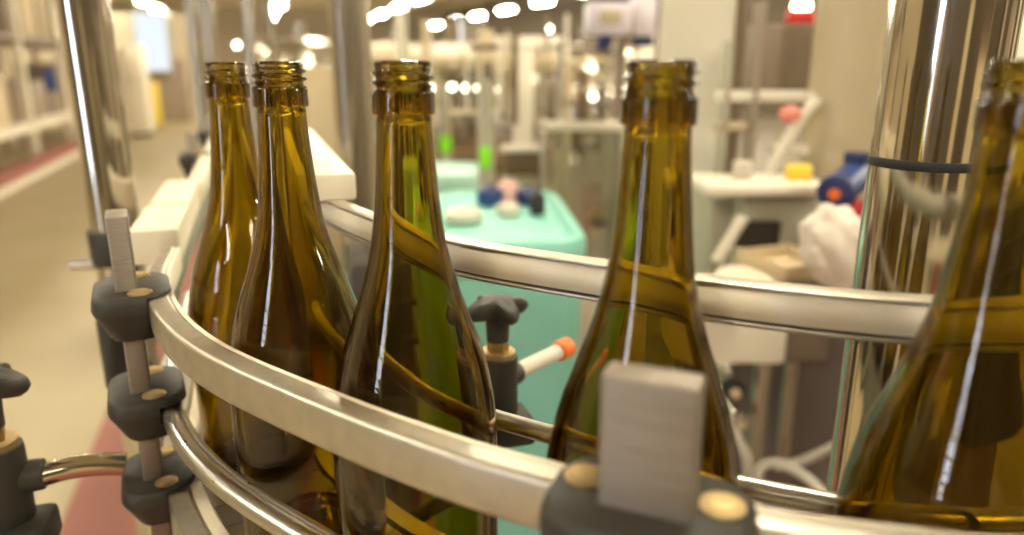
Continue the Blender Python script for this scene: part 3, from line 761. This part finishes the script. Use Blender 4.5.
# ------------------------------------------------------------------ background: left aisle
def hbox(s0, s1, t0, t1, z0, z1, bev=.0):
    c = hp((s0 + s1) / 2, (t0 + t1) / 2, (z0 + z1) / 2)
    return MB().box(c, (t1 - t0, s1 - s0, z1 - z0), HA, bev)
kb = hbox(3.0, 20, -2.95, -2.80, .0, .18, .01).build('kerb_guard', M['red']); tag(kb, 'long red guard kerb along the left aisle', 'kerb')
kb2 = hbox(3.0, 20, -2.79, -2.70, .0, .06, .01).build('kerb_strip', M['paint']); tag(kb2, 'pale strip on the floor along the red kerb', 'strip')
rk = thing('pallet_rack', 'long blurred pallet rack behind the red kerb on the left', 'rack', hp(11, -3.5))
for s in (5.2, 7.6, 10.0, 12.4, 14.8, 17.2, 19.4):
    for t in (-3.05, -3.95):
        hbox(s - .06, s + .06, t - .05, t + .05, 0, 3.4, .005).build('upright', M['paint'], rk)
for z, m in ((.55, 'paint'), (1.75, 'brown'), (2.75, 'dark')):
    hbox(5.2, 19.4, -4.0, -3.0, z - .06, z + .06, .005).build('shelf', M[m], rk)
n_box = 0
for z in (.61, 1.81):
    s = 5.45
    while s < 19:
        w = random.choice((.7, .8, .9)); h = random.choice((.55, .7, .82))
        if int(s * 10) % 24 in (0,): s += .2
        m = random.choice(('carton', 'paint', 'warm', 'carton', 'taupe'))
        where = ('lower' if z < 1 else 'upper')
        o = hbox(s, s + w, -3.85, -3.13, z + .003, z + h, .01).build('storage_box', M[m])
        n_box += 1
        tag(o, f'blurred storage box on the {where} rack shelf behind the red kerb', 'box', 'storage boxes on the %s rack shelf' % where)
        s += w + .28
p = at(50, 80, 8.2)
o = MB().box(p, (.10, .04, .24), HA, .005).build('hanging_tag', M['blue']); tag(o, 'small blue tag hung on the far left rack upright', 'tag')
# far enclosure end wall with window, door and bollard
fw = hbox(21, 21.2, -8.9, -1.35, 0, 2.62).build('wall_partition', M['wallc']); struct(fw, 'cream partition wall at the end of the left aisle', 'wall')
p = at(152, 42, 18.93); wv = wpx(26, 20) / 2
wt = thing('window_1', 'pale bluish window high in the far partition wall', 'window', p); wt['kind'] = 'structure'
MB().box(p, (wv * 2, .04, 1.35), HA, .0).build('pane', M['dayfar'], wt)
for dx in (-1, 1): MB().box(p + AT * dx * (wv + .03) , (.06, .09, 1.47), HA, .004).build('frame', M['grey'], wt)
for dz in (-1, 1): MB().box(p + Vector((0, 0, dz * .705)), (wv * 2, .09, .06), HA, .004).build('frame', M['grey'], wt)
p = at(170, 90, 19.08); dd = thing('door_1', 'grey door in the far partition wall', 'door', (p.x, p.y, 0)); dd['kind'] = 'structure'
MB().box((p.x, p.y, .78), (.8, .05, 1.55), HA, .006).build('leaf', M['taupe'], dd)
MB().box(Vector((p.x, p.y, .80)) + AT * .30 - AX * .05, (.12, .04, .04), HA, .004).build('handle', M['satin'], dd)
p = at(153, 95, 17.6)
rt = thing('bollard', 'yellow bollard at the end of the left aisle', 'bollard', (p.x, p.y, 0))
MB().cyl((p.x, p.y, 0.02), (p.x, p.y, 1.02), .13, n=24, bev=.03).build('shaft', M['yellow'], rt)
MB().cyl((p.x, p.y, 0), (p.x, p.y, .02), .2, n=24).build('base_plate', M['dark'], rt)
cabinet(112, 44, 130, 118, 15.0, .9, 'paint', 'tall cream cabinet far down the left aisle', rz=HA)

# ------------------------------------------------------------------ the hall
def quad_box(s0, s1, t0, t1, z0, z1, name, m, lab, cat): return struct(hbox(s0, s1, t0, t1, z0, z1).build(name, M[m], smooth=False), lab, cat)
TL, TR, SB, SF, ZC = -9.0, 14.0, -6.0, 56.0, 5.2
quad_box(SB, SF, TL, -.69, -.1, 0, 'floor', 'floor', 'beige polished concrete factory floor', 'floor')
quad_box(SB, SF, -.69, .30, -.1, 0, 'floor', 'redfloor', 'red painted floor strip along the line', 'floor')
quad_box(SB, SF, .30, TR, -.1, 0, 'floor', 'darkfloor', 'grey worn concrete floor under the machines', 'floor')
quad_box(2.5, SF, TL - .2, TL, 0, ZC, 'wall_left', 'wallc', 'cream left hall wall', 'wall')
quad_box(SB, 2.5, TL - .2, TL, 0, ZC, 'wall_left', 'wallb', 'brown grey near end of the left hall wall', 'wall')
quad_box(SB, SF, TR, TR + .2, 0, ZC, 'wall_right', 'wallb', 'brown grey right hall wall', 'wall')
quad_box(SF, SF + .2, TL, TR, 0, ZC, 'wall_far', 'wallc', 'cream far hall wall', 'wall')
quad_box(SB - .2, SB, TL, TR, 0, ZC, 'wall_back', 'wallb', 'brown grey wall behind the camera', 'wall')
quad_box(SB, SF, TL, TR, ZC, ZC + .1, 'ceiling', 'ceil', 'beige sheet ceiling', 'ceiling')
for k in range(11):
    s = -2 + k * 5.4
    quad_box(s - .08, s + .08, TL, TR, ZC - .35, ZC, 'ceiling_beam', 'warm', 'ceiling cross beam', 'beam')
# tall glazed doors behind the camera (daylight)
def tall_window(s, t, w, h, n, lab, nm, along_t=True):
    rt = thing(nm, lab, 'window', hp(s, t)); rt['kind'] = 'structure'
    hh = h / n
    for k in range(n):
        c = hp(s, t, .04 + hh * (k + .5))
        MB().box(c, (w, .03, hh - .10) if along_t else (.03, w, hh - .10), HA).build('pane', M['day'], rt, smooth=False)
    for k in range(n + 1):
        MB().box(hp(s, t, .04 + hh * k), (w + .12, .08, .09) if along_t else (.08, w + .12, .09), HA).build('frame', M['taupe'], rt, smooth=False)
    for d in (-1, 1):
        q = hp(s, t + d * (w / 2 + .03), .04 + h / 2) if along_t else hp(s + d * (w / 2 + .03), t, .04 + h / 2)
        MB().box(q, (.06, .08, h) if along_t else (.08, .06, h), HA).build('frame', M['taupe'], rt, smooth=False)
    return rt
tall_window(-3.7, -8.9, 1.35, 4.4, 7, 'tall glazed daylight door in the left wall', 'window_2', False)
# unseen tube lamps on stands, added as fill light from the camera side
for s, t, lab in ((-1.3, -1.5, 'added unseen fill lamp on a stand, left behind the camera'), (-1.5, 1.1, 'added unseen fill lamp on a stand, right behind the camera')):
    rt = thing('fill_glint_lamp', lab, 'lamp', hp(s, t))
    MB().cyl(hp(s, t, .02), hp(s, t, 2.30), .018, n=16).build('stand', M['satin'], rt)
    MB().cyl(hp(s, t, 0), hp(s, t, .02), .2, n=32).build('base', M['dark'], rt)
    MB().box(hp(s, t, 2.34), (1.24, .09, .05), HA, .008).build('housing', M['paint'], rt)
    MB().cyl(hp(s, t - .6, 2.29), hp(s, t + .6, 2.29), .024, n=16).build('tube', M['filltube'], rt)

# unseen cabinets added for the reflections in polished steel and glass
cabinet_back = []
for s, t, w, d, h, m, lab in ((-4.6, -1.1, .8, .6, 1.9, 'dark', 'added unseen dark cabinet behind the camera'), (-4.2, 1.4, 1.2, .8, 1.5, 'brown', 'added unseen brown cabinet behind the camera'), (-3.2, 3.8, .6, .6, 2.1, 'dark', 'added unseen tall dark cabinet to the right behind'),
                              (-1.2, 4.2, 1.0, .8, 1.7, 'taupe', 'added unseen taupe cabinet to the right of the line'), (-3.0, -5.5, 1.2, .8, 1.8, 'brown', 'added unseen brown cabinet to the left behind'),
                              (.2, 5.0, .6, .6, 2.0, 'paint', 'added unseen tall cream locker to the right of the line'), (1.1, 5.0, .6, .6, 2.0, 'brown', 'added unseen tall brown locker beside the cream one on the right'), (2.0, 5.0, .6, .6, 2.0, 'paint', 'added unseen tall cream locker past the brown one on the right')):
    rt = thing('machine_cabinet', lab, 'cabinet', hp(s, t))
    hbox(s - d / 2, s + d / 2, t - w / 2, t + w / 2, .08, h, .01).build('body', M[m], rt)
    hbox(s - d / 2 + .03, s + d / 2 - .03, t - w / 2 + .03, t + w / 2 - .03, 0, .08, .002).build('plinth', M['dark'], rt)
    hbox(s + d / 2, s + d / 2 + .012, t - w / 2 + .06, t + w / 2 - .06, .16, h - .08, .003).build('door', M['warm'], rt)
# ducts under the ceiling
for t, z, r, s0, s1, m, lab in ((9.0, 4.75, .2, -4, 50, 'paint', 'round cream duct under the ceiling on the right'), (-1.6, 4.7, .12, 0, 50, 'warm', 'thin beige pipe under the ceiling on the left')):
    rt = thing('duct', lab, 'duct', hp((s0 + s1) / 2, t, z))
    MB().cyl(hp(s0, t, z), hp(s1, t, z), r, n=20).build('pipe', M[m], rt)
    for k in range(int((s1 - s0) // 6)):
        MB().box(hp(s0 + 3 + 6 * k, t, (z + r + ZC) / 2), (.03, .03, ZC - z - r), HA).build('hanger', M['taupe'], rt)
# ceiling lamps
ZL = CZ + 2.42
lamp0 = thing('ceiling_lamp', 'x', 'lamp', (0, 0, 0), HA, 'linear ceiling lamps', ab=False)
MB().box((0, 0, .05), (.34, 1.40, .06), 0, .01).build('housing', M['paint'], lamp0)
mbx = MB(); mbx.prism([(-.14, -.68), (.14, -.68), (.14, .68), (-.14, .68)], -.06, .0199); mbx.build('diffuser', M['lamp'], lamp0, smooth=False)
for sy in (-.5, .5): MB().cyl((0, sy, .08), (0, sy, ZC - ZL), .008, n=8).build('hanger', M['taupe'], lamp0)
first = True
rows = ((-3.7, 'left'), (1.3, 'second'), (6.3, 'third'), (11.2, 'right'))
for t, rn in rows:
    for k in range(-1, 11):
        s = 1.5 + 4.55 * k
        if first: l = lamp0; first = False
        else: l = copy_tree(lamp0)
        l.location = hp(s, t, ZL)
        l['label'] = 'linear ceiling lamp in the %s row under the hall ceiling' % rn
        l['group'] = 'linear ceiling lamps, %s row' % rn

# ------------------------------------------------------------------ world, camera, colour
w = bpy.data.worlds.new('World'); S.world = w; w.use_nodes = True
w.node_tree.nodes['Background'].inputs['Color'].default_value = (0.8, 0.78, 0.72, 1)
w.node_tree.nodes['Background'].inputs['Strength'].default_value = 0.3
cam = bpy.data.cameras.new('Camera'); co = bpy.data.objects.new('Camera', cam); COL.objects.link(co)
co.location = (0, 0, CZ); co.rotation_euler = (PI / 2 - TH, 0, 0)
cam.sensor_width = 36; cam.lens = FPX / 1024 * 36; cam.clip_start = .01; cam.clip_end = 200
cam.dof.use_dof = True; cam.dof.focus_distance = .42; cam.dof.aperture_fstop = cam.lens / 7.2
S.camera = co
S.view_settings.view_transform = 'Standard'; S.view_settings.look = 'None'; S.view_settings.gamma = 1; S.view_settings.exposure = 0.10
S.view_settings.use_curve_mapping = False
try:
    S.cycles.max_bounces = 20; S.cycles.transmission_bounces = 20; S.cycles.glossy_bounces = 8; S.cycles.diffuse_bounces = 4; S.cycles.transparent_max_bounces = 12
    S.cycles.sample_clamp_indirect = 8.0
except Exception: pass
for o in bpy.data.objects:
    if '_abs' in o: del o['_abs']
